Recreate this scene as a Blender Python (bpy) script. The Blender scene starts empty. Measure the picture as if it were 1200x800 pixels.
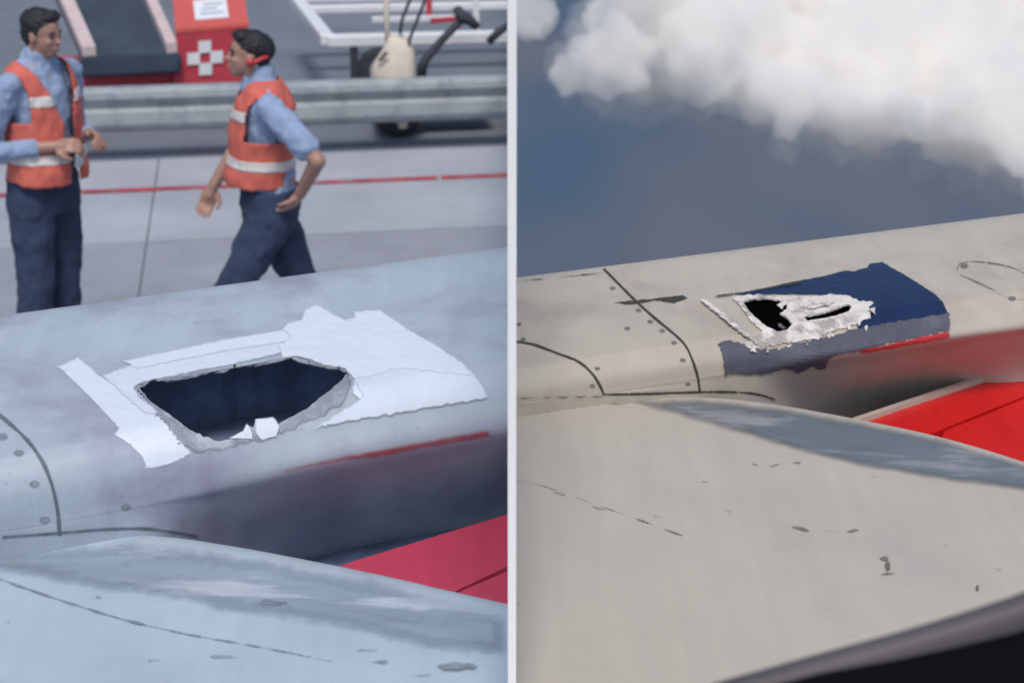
import bpy, bmesh, math, random
from mathutils import Vector, Matrix, noise
from mathutils.bvhtree import BVHTree
from mathutils.geometry import delaunay_2d_cdt
R = math.radians
random.seed(7)
scene = bpy.context.scene
COL = scene.collection

# ------------------------------------------------------------------ camera
PITCH, FPX = R(20), 2000.0
cam = bpy.data.cameras.new('camera')
cam.sensor_width = 36.0
cam.lens = FPX / 1200 * 36
cam.clip_start, cam.clip_end = 0.05, 300000
cam.dof.use_dof = True
cam.dof.focus_distance = 2.6
cam.dof.aperture_fstop = 7
camo = bpy.data.objects.new('camera', cam); COL.objects.link(camo)
camo.rotation_euler = (R(90) - PITCH, 0, 0)
scene.camera = camo

# ------------------------------------------------------------------ light
SUN_EL, SUN_AZ = R(60), R(180)          # azimuth from +Y towards +X: sun high behind the camera
world = bpy.data.worlds.new('World'); scene.world = world; world.use_nodes = True
wn = world.node_tree.nodes; wl = world.node_tree.links
bg = wn['Background']
sky = wn.new('ShaderNodeTexSky'); sky.sky_type = 'NISHITA'; sky.sun_disc = False
sky.sun_elevation = SUN_EL; sky.sun_rotation = SUN_AZ
sky.air_density = 1.0; sky.dust_density = 2.5; sky.ozone_density = 1.0
wl.new(sky.outputs[0], bg.inputs[0]); bg.inputs[1].default_value = 0.115
sun = bpy.data.lights.new('sun', 'SUN'); sun.energy = 1.9; sun.angle = R(14); sun.color = (1, .95, .88)
suno = bpy.data.objects.new('sun', sun); COL.objects.link(suno)
sd = Vector((math.sin(SUN_AZ) * math.cos(SUN_EL), math.cos(SUN_AZ) * math.cos(SUN_EL), math.sin(SUN_EL)))
suno.rotation_euler = sd.to_track_quat('Z', 'Y').to_euler()
scene.view_settings.view_transform = 'Standard'
scene.view_settings.look = 'None'
scene.view_settings.exposure = 0.1
scene.view_settings.gamma = 1.0
scene.cycles.use_denoising = True
scene.cycles.max_bounces = 24
scene.cycles.volume_bounces = 24
scene.cycles.transparent_max_bounces = 8

# ------------------------------------------------------------------ helpers
RIGHT, UP, FWD = Vector((1, 0, 0)), Vector((0, math.sin(PITCH), math.cos(PITCH))), Vector((0, math.cos(PITCH), -math.sin(PITCH)))
def ray(px, py): return RIGHT * ((px - 600) / FPX) + UP * ((400 - py) / FPX) + FWD
def G(px, py, z):
    d = ray(px, py); return d * (z / d.z)
def atY(px, py, y):
    d = ray(px, py); return d * (y / d.y)

def mat(name, color, rough=.5, metal=0.0, var=0.0, vscale=5.0, bump=0.0, bscale=40.0, spec=.5, color2=None, c2scale=3.0, c2lo=.5, c2hi=.6, coat=0.0, stretch=None, detail=4.0, streak=0.0, srot=0.0):
    m = bpy.data.materials.new(name); m.use_nodes = True
    n, l = m.node_tree.nodes, m.node_tree.links
    b = n['Principled BSDF']
    b.inputs['Roughness'].default_value = rough; b.inputs['Metallic'].default_value = metal
    b.inputs['Specular IOR Level'].default_value = spec
    b.inputs['Coat Weight'].default_value = coat
    tc = n.new('ShaderNodeTexCoord'); src = tc.outputs['Object']
    if stretch:
        mp = n.new('ShaderNodeMapping'); mp.inputs['Scale'].default_value = stretch[0]; mp.inputs['Rotation'].default_value = stretch[1]
        l.new(src, mp.inputs[0]); src = mp.outputs[0]
    rgb = n.new('ShaderNodeRGB'); rgb.outputs[0].default_value = (*color, 1); out = rgb.outputs[0]
    if color2:
        t = n.new('ShaderNodeTexNoise'); t.inputs['Scale'].default_value = c2scale; t.inputs['Detail'].default_value = 8; t.inputs['Roughness'].default_value = .62
        l.new(src, t.inputs['Vector'])
        r = n.new('ShaderNodeMapRange'); r.inputs[1].default_value = c2lo; r.inputs[2].default_value = c2hi
        l.new(t.outputs[0], r.inputs[0])
        mx = n.new('ShaderNodeMix'); mx.data_type = 'RGBA'
        l.new(r.outputs[0], mx.inputs[0]); l.new(out, mx.inputs[6]); mx.inputs[7].default_value = (*color2, 1)
        out = mx.outputs[2]
    if var:
        t = n.new('ShaderNodeTexNoise'); t.inputs['Scale'].default_value = vscale; t.inputs['Detail'].default_value = 6; t.inputs['Roughness'].default_value = .65
        l.new(src, t.inputs['Vector'])
        r = n.new('ShaderNodeMapRange'); r.inputs[1].default_value = .3; r.inputs[2].default_value = .7; r.inputs[3].default_value = 1 - var; r.inputs[4].default_value = 1 + var
        l.new(t.outputs[0], r.inputs[0])
        mx = n.new('ShaderNodeMix'); mx.data_type = 'RGBA'; mx.blend_type = 'MULTIPLY'; mx.inputs[0].default_value = 1
        l.new(out, mx.inputs[6]); l.new(r.outputs[0], mx.inputs[7]); out = mx.outputs[2]
    if streak:
        mp2 = n.new('ShaderNodeMapping'); mp2.inputs['Rotation'].default_value = (0, 0, srot); mp2.inputs['Scale'].default_value = (26, 1.6, 4)
        l.new(tc.outputs['Object'], mp2.inputs[0]); t = n.new('ShaderNodeTexNoise'); t.inputs['Scale'].default_value = 1; t.inputs['Detail'].default_value = 8; t.inputs['Roughness'].default_value = .7
        l.new(mp2.outputs[0], t.inputs['Vector'])
        r = n.new('ShaderNodeMapRange'); r.inputs[1].default_value = .3; r.inputs[2].default_value = .7; r.inputs[3].default_value = 1 - streak; r.inputs[4].default_value = 1 + streak * .6
        l.new(t.outputs[0], r.inputs[0]); mx = n.new('ShaderNodeMix'); mx.data_type = 'RGBA'; mx.blend_type = 'MULTIPLY'; mx.inputs[0].default_value = 1
        l.new(out, mx.inputs[6]); l.new(r.outputs[0], mx.inputs[7]); out = mx.outputs[2]
        r2 = n.new('ShaderNodeMapRange'); r2.inputs[1].default_value = .3; r2.inputs[2].default_value = .7; r2.inputs[3].default_value = rough - .1; r2.inputs[4].default_value = rough + .14
        l.new(t.outputs[0], r2.inputs[0]); l.new(r2.outputs[0], b.inputs['Roughness'])
        sp = n.new('ShaderNodeTexNoise'); sp.inputs['Scale'].default_value = 55; sp.inputs['Detail'].default_value = 3; l.new(tc.outputs['Object'], sp.inputs['Vector'])
        r3 = n.new('ShaderNodeMapRange'); r3.inputs[1].default_value = .68; r3.inputs[2].default_value = .78; r3.inputs[3].default_value = 1; r3.inputs[4].default_value = .78
        l.new(sp.outputs[0], r3.inputs[0]); mx = n.new('ShaderNodeMix'); mx.data_type = 'RGBA'; mx.blend_type = 'MULTIPLY'; mx.inputs[0].default_value = 1
        l.new(out, mx.inputs[6]); l.new(r3.outputs[0], mx.inputs[7]); out = mx.outputs[2]
    l.new(out, b.inputs['Base Color'])
    if bump:
        t = n.new('ShaderNodeTexNoise'); t.inputs['Scale'].default_value = bscale; t.inputs['Detail'].default_value = detail
        l.new(src, t.inputs['Vector'])
        bp = n.new('ShaderNodeBump'); bp.inputs['Strength'].default_value = bump; bp.inputs['Distance'].default_value = .01
        l.new(t.outputs[0], bp.inputs['Height']); l.new(bp.outputs[0], b.inputs['Normal'])
    return m

def worn(m, scale, lo=.25, hi=.6, amount=.6):
    """film that wears away towards its rim: coverage from the rim distance, broken up by noise"""
    n, l = m.node_tree.nodes, m.node_tree.links
    at = n.new('ShaderNodeAttribute'); at.attribute_name = 'cover'
    tc = n.new('ShaderNodeTexCoord'); t = n.new('ShaderNodeTexNoise'); t.inputs['Scale'].default_value = scale; t.inputs['Detail'].default_value = 6; t.inputs['Roughness'].default_value = .7
    l.new(tc.outputs['Object'], t.inputs['Vector'])
    a = n.new('ShaderNodeMath'); a.operation = 'MULTIPLY_ADD'; l.new(t.outputs[0], a.inputs[0]); a.inputs[1].default_value = amount * 2; a.inputs[2].default_value = -amount
    b = n.new('ShaderNodeMath'); b.operation = 'ADD'; l.new(at.outputs['Fac'], b.inputs[0]); l.new(a.outputs[0], b.inputs[1])
    r = n.new('ShaderNodeMapRange'); r.inputs[1].default_value = lo; r.inputs[2].default_value = hi; l.new(b.outputs[0], r.inputs[0])
    l.new(r.outputs[0], n['Principled BSDF'].inputs['Alpha'])
    return m
def obj(name, me, m, parent=None, smooth=False):
    if isinstance(me, bmesh.types.BMesh):
        bm = me; me = bpy.data.meshes.new(name); bm.to_mesh(me); bm.free()
    if smooth:
        for p in me.polygons: p.use_smooth = True
    if m: me.materials.append(m)
    o = bpy.data.objects.new(name, me); COL.objects.link(o)
    if parent:
        o.parent = parent
        o.matrix_parent_inverse = Matrix.Translation(-parent.location) if parent.type == 'EMPTY' and parent.rotation_euler.z == 0 else Matrix()
    return o
def tag(o, label=None, cat=None, group=None, kind=None):
    if label: o['label'] = label
    if cat: o['category'] = cat
    if group: o['group'] = group
    if kind: o['kind'] = kind
    return o
def empty(name, loc, label, cat, rz=0):
    o = bpy.data.objects.new(name, None); COL.objects.link(o)
    o.location = loc; o.rotation_euler.z = rz; o.empty_display_size = .1
    return tag(o, label, cat)
def bm_box(bm, c, s, rot=None, bev=0.0):
    mtx = Matrix.Translation(c) @ (rot.to_4x4() if rot else Matrix()) @ Matrix.Diagonal((*s, 1))
    r = bmesh.ops.create_cube(bm, size=1, matrix=mtx)
    if bev:
        es = list({e for v in r['verts'] for e in v.link_edges})
        bmesh.ops.bevel(bm, geom=es, offset=bev, segments=2, affect='EDGES', profile=.5)
def box(name, c, s, m, parent, rot=None, bev=0.0):
    bm = bmesh.new(); bm_box(bm, c, s, rot, bev); return obj(name, bm, m, parent)
def bm_tube(bm, pts, rs, seg=10, cap=True):
    if not isinstance(rs, (list, tuple)): rs = [rs] * len(pts)
    pts = [Vector(p) for p in pts]; rings = []; up = None
    for i, p in enumerate(pts):
        t = (pts[min(i + 1, len(pts) - 1)] - pts[max(i - 1, 0)]).normalized()
        if up is None: up = t.orthogonal().normalized()
        a = (up - t * up.dot(t)).normalized(); up = a; b = t.cross(a)
        rings.append([bm.verts.new(p + (a * math.cos(k * 2 * math.pi / seg) + b * math.sin(k * 2 * math.pi / seg)) * rs[i]) for k in range(seg)])
    for r0, r1 in zip(rings, rings[1:]):
        for k in range(seg): bm.faces.new((r0[k], r0[(k + 1) % seg], r1[(k + 1) % seg], r1[k]))
    if cap: bm.faces.new(rings[0][::-1]); bm.faces.new(rings[-1])
def tube(name, pts, rs, m, parent, seg=10):
    bm = bmesh.new(); bm_tube(bm, pts, rs, seg); return obj(name, bm, m, parent, True)
def crom(P, t):
    n = len(P) - 1; t = max(0, min(n - 1e-6, t)); i = int(t); f = t - i
    p0 = P[i - 1] if i > 0 else P[0] * 2 - P[1]; p1 = P[i]; p2 = P[i + 1]; p3 = P[i + 2] if i + 2 <= n else P[n] * 2 - P[n - 1]
    return .5 * ((2 * p1) + (p2 - p0) * f + (2 * p0 - 5 * p1 + 4 * p2 - p3) * f * f + (3 * p1 - p0 - 3 * p2 + p3) * f ** 3)
def lerp_tab(tab, x):
    if x <= tab[0][0]:
        (x0, y0), (x1, y1) = tab[0], tab[1]; return y0 + (y1 - y0) * (x - x0) / (x1 - x0)
    for (x0, y0), (x1, y1) in zip(tab, tab[1:]):
        if x <= x1: return y0 + (y1 - y0) * (x - x0) / (x1 - x0)
    (x0, y0), (x1, y1) = tab[-2], tab[-1]; return y0 + (y1 - y0) * (x - x0) / (x1 - x0)
def inside(p, poly):
    x, y = p; c = False; j = len(poly) - 1
    for i in range(len(poly)):
        xi, yi = poly[i]; xj, yj = poly[j]
        if (yi > y) != (yj > y) and x < (xj - xi) * (y - yi) / (yj - yi) + xi: c = not c
        j = i
    return c
def densify(poly, step, jag=0.0, seed=0, freq=.09):
    """resample an outline and roughen it like torn film"""
    out = []; n = len(poly)
    for i in range(n):
        a, b = Vector(poly[i]), Vector(poly[(i + 1) % n]); L = (b - a).length; k = max(1, int(L / step))
        for q in range(k): out.append(a + (b - a) * q / k)
    if jag:
        res = []
        for i, p in enumerate(out):
            v = noise.noise_vector(Vector((p.x * freq, p.y * freq, seed))) * .6 + noise.noise_vector(Vector((p.x * freq * 3.1, p.y * freq * 3.1, seed + 9))) * .55
            res.append(p + Vector((v.x, v.y)) * jag)
        out = res
    return [(p.x, p.y) for p in out]
def offset_poly(poly, d):
    n = len(poly); area = sum(poly[i][0] * poly[(i + 1) % n][1] - poly[(i + 1) % n][0] * poly[i][1] for i in range(n))
    s = 1 if area > 0 else -1; out = []
    for i in range(n):
        a, b, c = Vector(poly[i - 1]), Vector(poly[i]), Vector(poly[(i + 1) % n])
        t = (c - a).normalized(); out.append((b.x + t.y * d * s, b.y - t.x * d * s))
    return out

class Surf:
    """a lofted skin; rows of 3D points, smooth in both directions"""
    def __init__(self, rows, nu, nv):
        cols = len(rows[0]); self.nu, self.nv = nu, nv
        # dense along columns first
        dense = [[crom(r, (cols - 1) * i / nu) for i in range(nu + 1)] for r in rows]
        self.V = []; nr = len(rows)
        for j in range(nv + 1):
            t = (nr - 1) * j / nv
            for i in range(nu + 1): self.V.append(crom([dense[k][i] for k in range(nr)], t))
        w = nu + 1
        self.F = [(j * w + i, j * w + i + 1, (j + 1) * w + i + 1, (j + 1) * w + i) for j in range(nv) for i in range(nu)]
        self.bvh = BVHTree.FromPolygons(self.V, self.F)
    def mesh(self, name, holes=()):
        F = self.F
        if holes:
            keep = []
            for f in F:
                c = sum((self.V[k] for k in f), Vector()) / 4
                d = c.dot(FWD); p = (600 + c.dot(RIGHT) / d * FPX, 400 - c.dot(UP) / d * FPX)
                if not any(inside(p, h) for h in holes): keep.append(f)
                elif (self.bvh.ray_cast(Vector(), c.normalized())[3] or 0) < c.length - .05: keep.append(f)
            F = keep
        me = bpy.data.meshes.new(name); me.from_pydata(self.V, [], F); me.validate(); me.update()
        return me
    def hit(self, px, py, off=0.0):
        d = ray(px, py); h = self.bvh.ray_cast(Vector(), d.normalized())
        if h[0] is None:
            h = self.bvh.find_nearest(d * (2.6)); 
        nrm = h[1]
        if nrm.dot(d) > 0: nrm = -nrm
        return h[0] + nrm * off

def sheet(name, surf, poly, m, parent, off=.001, holes=(), step=7, skirt=.004, smooth=True, lift=None, fade=0.0):
    """thin skin lying on a surface, outline given by sight lines onto it"""
    pts, edges = [], []
    for loop in [poly, *holes]:
        s = len(pts); pts += [Vector(p) for p in loop]; n = len(loop)
        edges += [(s + i, s + (i + 1) % n) for i in range(n)]
    xs = [p[0] for p in poly]; ys = [p[1] for p in poly]
    x = min(xs) + step * .5
    while x < max(xs):
        y = min(ys) + step * .5
        while y < max(ys):
            q = (x + random.uniform(-.2, .2) * step, y + random.uniform(-.2, .2) * step)
            if inside(q, poly) and not any(inside(q, h) for h in holes): pts.append(Vector(q))
            y += step
        x += step
    if fade:
        for q_ in (.5, 1.05):
            for p in offset_poly(poly, -fade * q_):
                if inside(p, poly) and not any(inside(p, h) for h in holes): pts.append(Vector(p))
    v2, e2, f2, *_ = delaunay_2d_cdt(pts, edges, [], 0, 1e-4)
    faces = []
    for f in f2:
        c = sum((v2[k] for k in f), Vector((0, 0))) / len(f)
        if inside(c, poly) and not any(inside(c, h) for h in holes): faces.append(tuple(f))
    used = sorted({k for f in faces for k in f}); mp = {k: i for i, k in enumerate(used)}
    V = [surf.hit(v2[k].x, v2[k].y, off + (lift(v2[k]) if lift else 0)) for k in used]
    F = [tuple(mp[k] for k in f) for f in faces]
    # orient towards the camera
    F2 = []
    for f in F:
        nrm = (V[f[1]] - V[f[0]]).cross(V[f[2]] - V[f[0]])
        F2.append(f if nrm.dot(V[f[0]]) < 0 else f[::-1])
    F = F2
    if skirt:
        cnt = {}
        for f in F:
            for a, b in zip(f, f[1:] + f[:1]): cnt.setdefault((min(a, b), max(a, b)), []).append((a, b))
        low = {}
        for k, e in cnt.items():
            if len(e) == 1:
                a, b = e[0]
                for q in (a, b):
                    if q not in low:
                        p = v2[used[q]]; low[q] = len(V); V.append(surf.hit(p.x, p.y, off - skirt))
                F.append((b, a, low[a], low[b]))
    me = bpy.data.meshes.new(name); me.from_pydata(V, [], F); me.validate(); me.update()
    if fade:
        at = me.attributes.new('cover', 'FLOAT', 'POINT'); loops = [poly, *holes] if not edge_holes_off else [poly]
        for i in range(len(me.vertices)):
            if i < len(used):
                p = v2[used[i]]; dmin = 1e9
                for lp_ in loops:
                    for a, b in zip(lp_, lp_[1:] + lp_[:1]):
                        a, b = Vector(a), Vector(b); ab = b - a; t = max(0, min(1, (p - a).dot(ab) / max(ab.length_squared, 1e-9))); dmin = min(dmin, (p - a - ab * t).length)
                at.data[i].value = min(1, dmin / fade)
            else: at.data[i].value = 0
    return obj(name, me, m, parent)
edge_holes_off = True
def strip_poly(line, w, wob=.14, seed=1):
    P = [Vector(p) for p in line]; D = []
    for i in range(len(P) - 1):
        k = max(1, int((P[i + 1] - P[i]).length / 5)); D += [crom(P, i + q / k) if len(P) > 2 else P[i].lerp(P[i + 1], q / k) for q in range(k)]
    D.append(P[-1]); A, B = [], []
    for i, p in enumerate(D):
        t = (D[min(i + 1, len(D) - 1)] - D[max(i - 1, 0)]).normalized(); nn = Vector((-t.y, t.x))
        ww = w * .5 * (1 + wob * noise.noise(Vector((p.x * .05, p.y * .05, seed))) * 2)
        A.append(p + nn * ww); B.append(p - nn * ww)
    return [(p.x, p.y) for p in A + B[::-1]]
def circ(cx, cy, rx, ry, n=10): return [(cx + rx * math.cos(2 * math.pi * k / n), cy + ry * math.sin(2 * math.pi * k / n)) for k in range(n)]

# ------------------------------------------------------------------ materials
M = {}
M['wing_blue'] = mat('pale_blue_grey_paint', (.42, .51, .59), .38, var=.06, vscale=3, bump=.06, bscale=220, color2=(.36, .42, .49), c2scale=2.2, c2lo=.5, c2hi=.72, streak=.05, srot=R(-25))
M['wing_blue_dirty'] = mat('pale_blue_grey_paint_smudged', (.40, .47, .55), .34, var=.09, vscale=5, bump=.06, bscale=200, color2=(.29, .30, .40), c2scale=3.0, c2lo=.48, c2hi=.66, streak=.05, srot=R(-25))
M['strip_blue'] = mat('worn_metal_blue', (.34, .42, .50), .3, metal=.2, var=.08, vscale=6, bump=.05, bscale=120, color2=(.60, .65, .74), c2scale=2.6, c2lo=.52, c2hi=.60, stretch=((1, 3.2, 3), (0, 0, R(18))))
M['wing_beige'] = mat('warm_grey_paint', (.48, .445, .385), .42, var=.06, vscale=2.5, bump=.05, bscale=160, color2=(.40, .37, .34), c2scale=2.5, c2lo=.5, c2hi=.7, streak=.05, srot=R(-25))
M['wing_beige_dirty'] = mat('warm_grey_paint_smudged', (.475, .435, .37), .36, var=.08, vscale=4, bump=.05, bscale=180, color2=(.36, .30, .26), c2scale=3, c2lo=.5, c2hi=.7, streak=.05, srot=R(-25))
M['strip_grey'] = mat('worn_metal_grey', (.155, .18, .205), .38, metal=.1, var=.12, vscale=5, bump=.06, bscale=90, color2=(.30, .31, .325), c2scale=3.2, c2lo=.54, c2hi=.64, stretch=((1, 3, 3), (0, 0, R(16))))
M['tape'] = mat('white_speed_tape', (.66, .725, .83), .42, var=.04, vscale=9, bump=.25, bscale=38)
M['tape_b'] = mat('white_speed_tape_second', (.62, .69, .80), .4, var=.05, vscale=9, bump=.25, bscale=30)
M['primer'] = mat('scuffed_primer', (.26, .285, .345), .7, var=.25, vscale=26, bump=.3, bscale=60, color2=(.40, .43, .50), c2scale=16, c2lo=.5, c2hi=.6)
M['torn'] = mat('torn_white_composite', (.68, .65, .62), .7, var=.14, vscale=22, bump=.6, bscale=55, color2=(.36, .33, .32), c2scale=24, c2lo=.50, c2hi=.60)
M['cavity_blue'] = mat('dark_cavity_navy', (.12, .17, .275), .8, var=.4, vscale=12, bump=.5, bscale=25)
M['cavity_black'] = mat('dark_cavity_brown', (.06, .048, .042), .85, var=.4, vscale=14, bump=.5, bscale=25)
M['navy'] = mat('navy_film', (.007, .020, .075), .36, var=.16, vscale=9, bump=.12, bscale=60)
M['greyfilm'] = mat('grey_film_lower', (.085, .088, .118), .42, var=.16, vscale=14, bump=.15, bscale=60, color2=(.15, .145, .165), c2scale=9, c2lo=.52, c2hi=.7)
M['redline'] = mat('red_film_stripe', (.50, .035, .035), .4, var=.2, vscale=30)
M['redline_b'] = mat('faded_red_stripe', (.42, .06, .09), .5, var=.3, vscale=30)
M['red'] = mat('bright_red_flap_paint', (.62, .012, .012), .34, var=.06, vscale=4, bump=.05, bscale=70, streak=.07, srot=R(-25))
M['red_b'] = mat('crimson_flap_paint', (.52, .055, .11), .4, var=.08, vscale=4, bump=.05, bscale=70, streak=.07, srot=R(-25))
M['seam'] = mat('dark_sealant', (.045, .042, .034), .7, var=.3, vscale=30)
M['seam_b'] = mat('dark_sealant_blue', (.12, .145, .18), .7, var=.3, vscale=30)
M['smudge'] = mat('grease_smudge', (.17, .16, .148), .7, var=.3, vscale=30)
M['smudge_b'] = mat('grease_smudge_blue', (.23, .28, .34), .7, var=.3, vscale=30)
M['asphalt'] = mat('asphalt', (.155, .18, .22), .9, var=.16, vscale=1.2, bump=.4, bscale=90)
M['concrete'] = mat('apron_concrete', (.37, .395, .45), .85, var=.10, vscale=1.4, bump=.25, bscale=70, color2=(.30, .325, .38), c2scale=.9, c2lo=.45, c2hi=.7)
M['concrete_d'] = mat('apron_concrete_darker', (.29, .31, .365), .85, var=.12, vscale=1.2, bump=.25, bscale=70, color2=(.235, .255, .305), c2scale=1.1, c2lo=.45, c2hi=.7)
M['redpaint'] = mat('worn_red_road_paint', (.36, .06, .08), .8, var=.25, vscale=9, color2=(.26, .23, .25), c2scale=7, c2lo=.55, c2hi=.68)
M['galv'] = mat('galvanised_steel', (.36, .40, .42), .5, metal=.35, var=.14, vscale=5, bump=.1, bscale=60, color2=(.28, .32, .35), c2scale=7, c2lo=.5, c2hi=.62)
M['loader_red'] = mat('loader_red_paint', (.50, .05, .075), .45, var=.12, vscale=5)
M['loader_top'] = mat('loader_top_paint', (.62, .11, .09), .4, var=.1, vscale=5)
M['belt'] = mat('black_conveyor_rubber', (.032, .05, .078), .75, var=.25, vscale=4, bump=.2, bscale=60)
M['railpink'] = mat('faded_white_rail', (.55, .45, .46), .5, var=.1, vscale=8)
M['white'] = mat('white_paint', (.72, .74, .77), .5, var=.06, vscale=6)
M['cream'] = mat('cream_plastic', (.60, .54, .46), .6, var=.12, vscale=9)
M['black'] = mat('black_rubber', (.032, .04, .055), .7, var=.2, vscale=10)
M['paper'] = mat('paper_sign', (.74, .77, .82), .6)
M['ink'] = mat('printed_ink', (.30, .36, .46), .6)
M['skin'] = mat('skin', (.37, .215, .17), .5, var=.07, vscale=14)
M['hair'] = mat('black_hair', (.012, .014, .020), .55, var=.3, vscale=60, bump=.6, bscale=120)
M['shirt'] = mat('light_blue_shirt', (.27, .36, .54), .85, var=.07, vscale=9)
M['vest'] = mat('orange_red_vest', (.60, .135, .10), .75, var=.09, vscale=7)
M['reflect'] = mat('silver_reflective_tape', (.66, .63, .62), .4, var=.06, vscale=20)
M['trouser'] = mat('navy_trousers', (.030, .048, .10), .9, var=.2, vscale=7)
M['redset'] = mat('red_headset_plastic', (.50, .05, .06), .4)
M['divider'] = mat('white_panel', (.93, .93, .93), .9)
M['seal'] = mat('grey_window_seal', (.095, .085, .092), .6, var=.14, vscale=5)  # seal grey kept dark, with the cabin's shade put into the colour
M['cabin'] = mat('cabin_trim_shade', (.003, .003, .005), .9, spec=.1)  # near-black base colour stands in for the shade inside the cabin

worn(M['tape'], 60, .0, .7, .35); worn(M['tape_b'], 60, .0, .8, .4)
worn(M['smudge'], 60, .1, .9, .4); worn(M['smudge_b'], 60, .1, 1.0, .4)
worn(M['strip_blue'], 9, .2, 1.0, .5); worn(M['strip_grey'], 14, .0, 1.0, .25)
worn(M['primer'], 30, .15, .6, .5); worn(M['greyfilm'], 55, .12, .3, .42); worn(M['navy'], 55, .1, .25, .3)
worn(M['redline'], 40, .1, .6, .35); worn(M['redline_b'], 30, .1, 1.0, .35); worn(M['torn'], 70, .12, .3, .8)
worn(M['seam'], 50, .05, .7, .35); worn(M['seam_b'], 50, .05, .9, .35)
# ================================================================== SETTING
GZ = -2.95
E1 = Vector((math.cos(R(9)), math.sin(R(9)), 0)); E2 = Vector((-math.sin(R(9)), math.cos(R(9)), 0))
YAW = Matrix.Rotation(R(9), 3, 'Z')
def cut_quad_x0(pts):
    """clip a ground polygon at the dividing panel (x <= 0)"""
    out = []
    for a, b in zip(pts, pts[1:] + pts[:1]):
        if a.x <= 0: out.append(a)
        if (a.x <= 0) != (b.x <= 0): out.append(a + (b - a) * (a.x / (a.x - b.x)))
    return out
def slab_mesh(name, pts, z0, z1, m, parent=None, bev=.0):
    pts = cut_quad_x0(pts)
    if len(pts) < 3: return None
    bm = bmesh.new()
    top = [bm.verts.new((p.x, p.y, z1)) for p in pts]; bot = [bm.verts.new((p.x, p.y, z0)) for p in pts]
    bm.faces.new(top); bm.faces.new(bot[::-1])
    for i in range(len(pts)): bm.faces.new((top[i - 1], top[i], bot[i], bot[i - 1]))
    bmesh.ops.recalc_face_normals(bm, faces=bm.faces)
    return obj(name, bm, m, parent)
apron = slab_mesh('apron', [Vector((-60, -8, 0)), Vector((0, -8, 0)), Vector((0, 70, 0)), Vector((-60, 70, 0))], GZ - .25, GZ - .012, M['asphalt'])
tag(apron, kind='structure')
def gcoord(P): return P.dot(E1), P.dot(E2)
# concrete slabs: far edge at the pixel row 178, joint at 283 and the cross joint at x = 175
u0, vj = gcoord(G(172, 283, GZ)); _, vfar = gcoord(G(450, 176, GZ))
def gp(u, v): return E1 * u + E2 * v
gap = .006; SL = 4.6
for ro, (va, vb) in enumerate(((vj, vfar), (vj - (vfar - vj) * 1.35, vj), (vj - (vfar - vj) * 2.7, vj - (vfar - vj) * 1.35))):
    for k in range(-4, 3):
        a, b = u0 + k * SL, u0 + (k + 1) * SL
        q = [gp(a + gap, va + gap), gp(b - gap, va + gap), gp(b - gap, vb - gap), gp(a + gap, vb - gap)]
        slab_mesh('slab', q, GZ - .2, GZ + random.uniform(-.003, .002), M['concrete'] if ro == 0 else M['concrete_d'], apron)
# far asphalt sheet level with the slabs
far = slab_mesh('asphalt_lane', [gp(-60, vfar + .01), gp(30, vfar + .01), gp(30, vfar + 45), gp(-60, vfar + 45)], GZ - .2, GZ - .004, M['asphalt'], apron)
_, vr = gcoord(G(450, 211.5, GZ))
for a, b in ((-30, u0 + 1.9), (u0 + 1.93, 30)):
    slab_mesh('red_line', [gp(a, vr - .045), gp(b, vr - .045), gp(b, vr + .045), gp(a, vr + .045)], GZ + .002, GZ + .006, M['redpaint'], apron)

# open water far below the flying wing
def make_sea():
    bm = bmesh.new(); bmesh.ops.create_grid(bm, x_segments=40, y_segments=40, size=90000, matrix=Matrix.Translation((0, 0, -2600)))
    m = bpy.data.materials.new('hazy_sea'); m.use_nodes = True; n, l = m.node_tree.nodes, m.node_tree.links; b = n['Principled BSDF']
    b.inputs['Roughness'].default_value = .55; b.inputs['Specular IOR Level'].default_value = .2
    tc = n.new('ShaderNodeTexCoord'); mp = n.new('ShaderNodeMapping'); mp.inputs['Scale'].default_value = (.0006, .00022, 1); mp.inputs['Rotation'].default_value = (0, 0, R(-24)); mp.inputs['Location'].default_value = (.35, .2, 0)
    l.new(tc.outputs['Object'], mp.inputs[0])
    t = n.new('ShaderNodeTexNoise'); t.inputs['Scale'].default_value = .8; t.inputs['Detail'].default_value = 2; t.inputs['Roughness'].default_value = .5
    l.new(mp.outputs[0], t.inputs['Vector'])
    cr = n.new('ShaderNodeValToRGB'); cr.color_ramp.elements[0].position = .40; cr.color_ramp.elements[0].color = (.058, .100, .158, 1)
    cr.color_ramp.elements[1].position = .58; cr.color_ramp.elements[1].color = (.118, .128, .160, 1)
    l.new(t.outputs[0], cr.inputs[0]); l.new(cr.outputs[0], b.inputs['Base Color'])
    return tag(obj('sea', bm, m), kind='structure')
make_sea()

def displace(me, fn):
    N = [v.normal.copy() for v in me.vertices]; P = [v.co.copy() for v in me.vertices]; out = []
    for p, n_ in zip(P, N): out.extend(p + n_ * fn(p))
    me.vertices.foreach_set('co', out); me.update()
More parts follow.
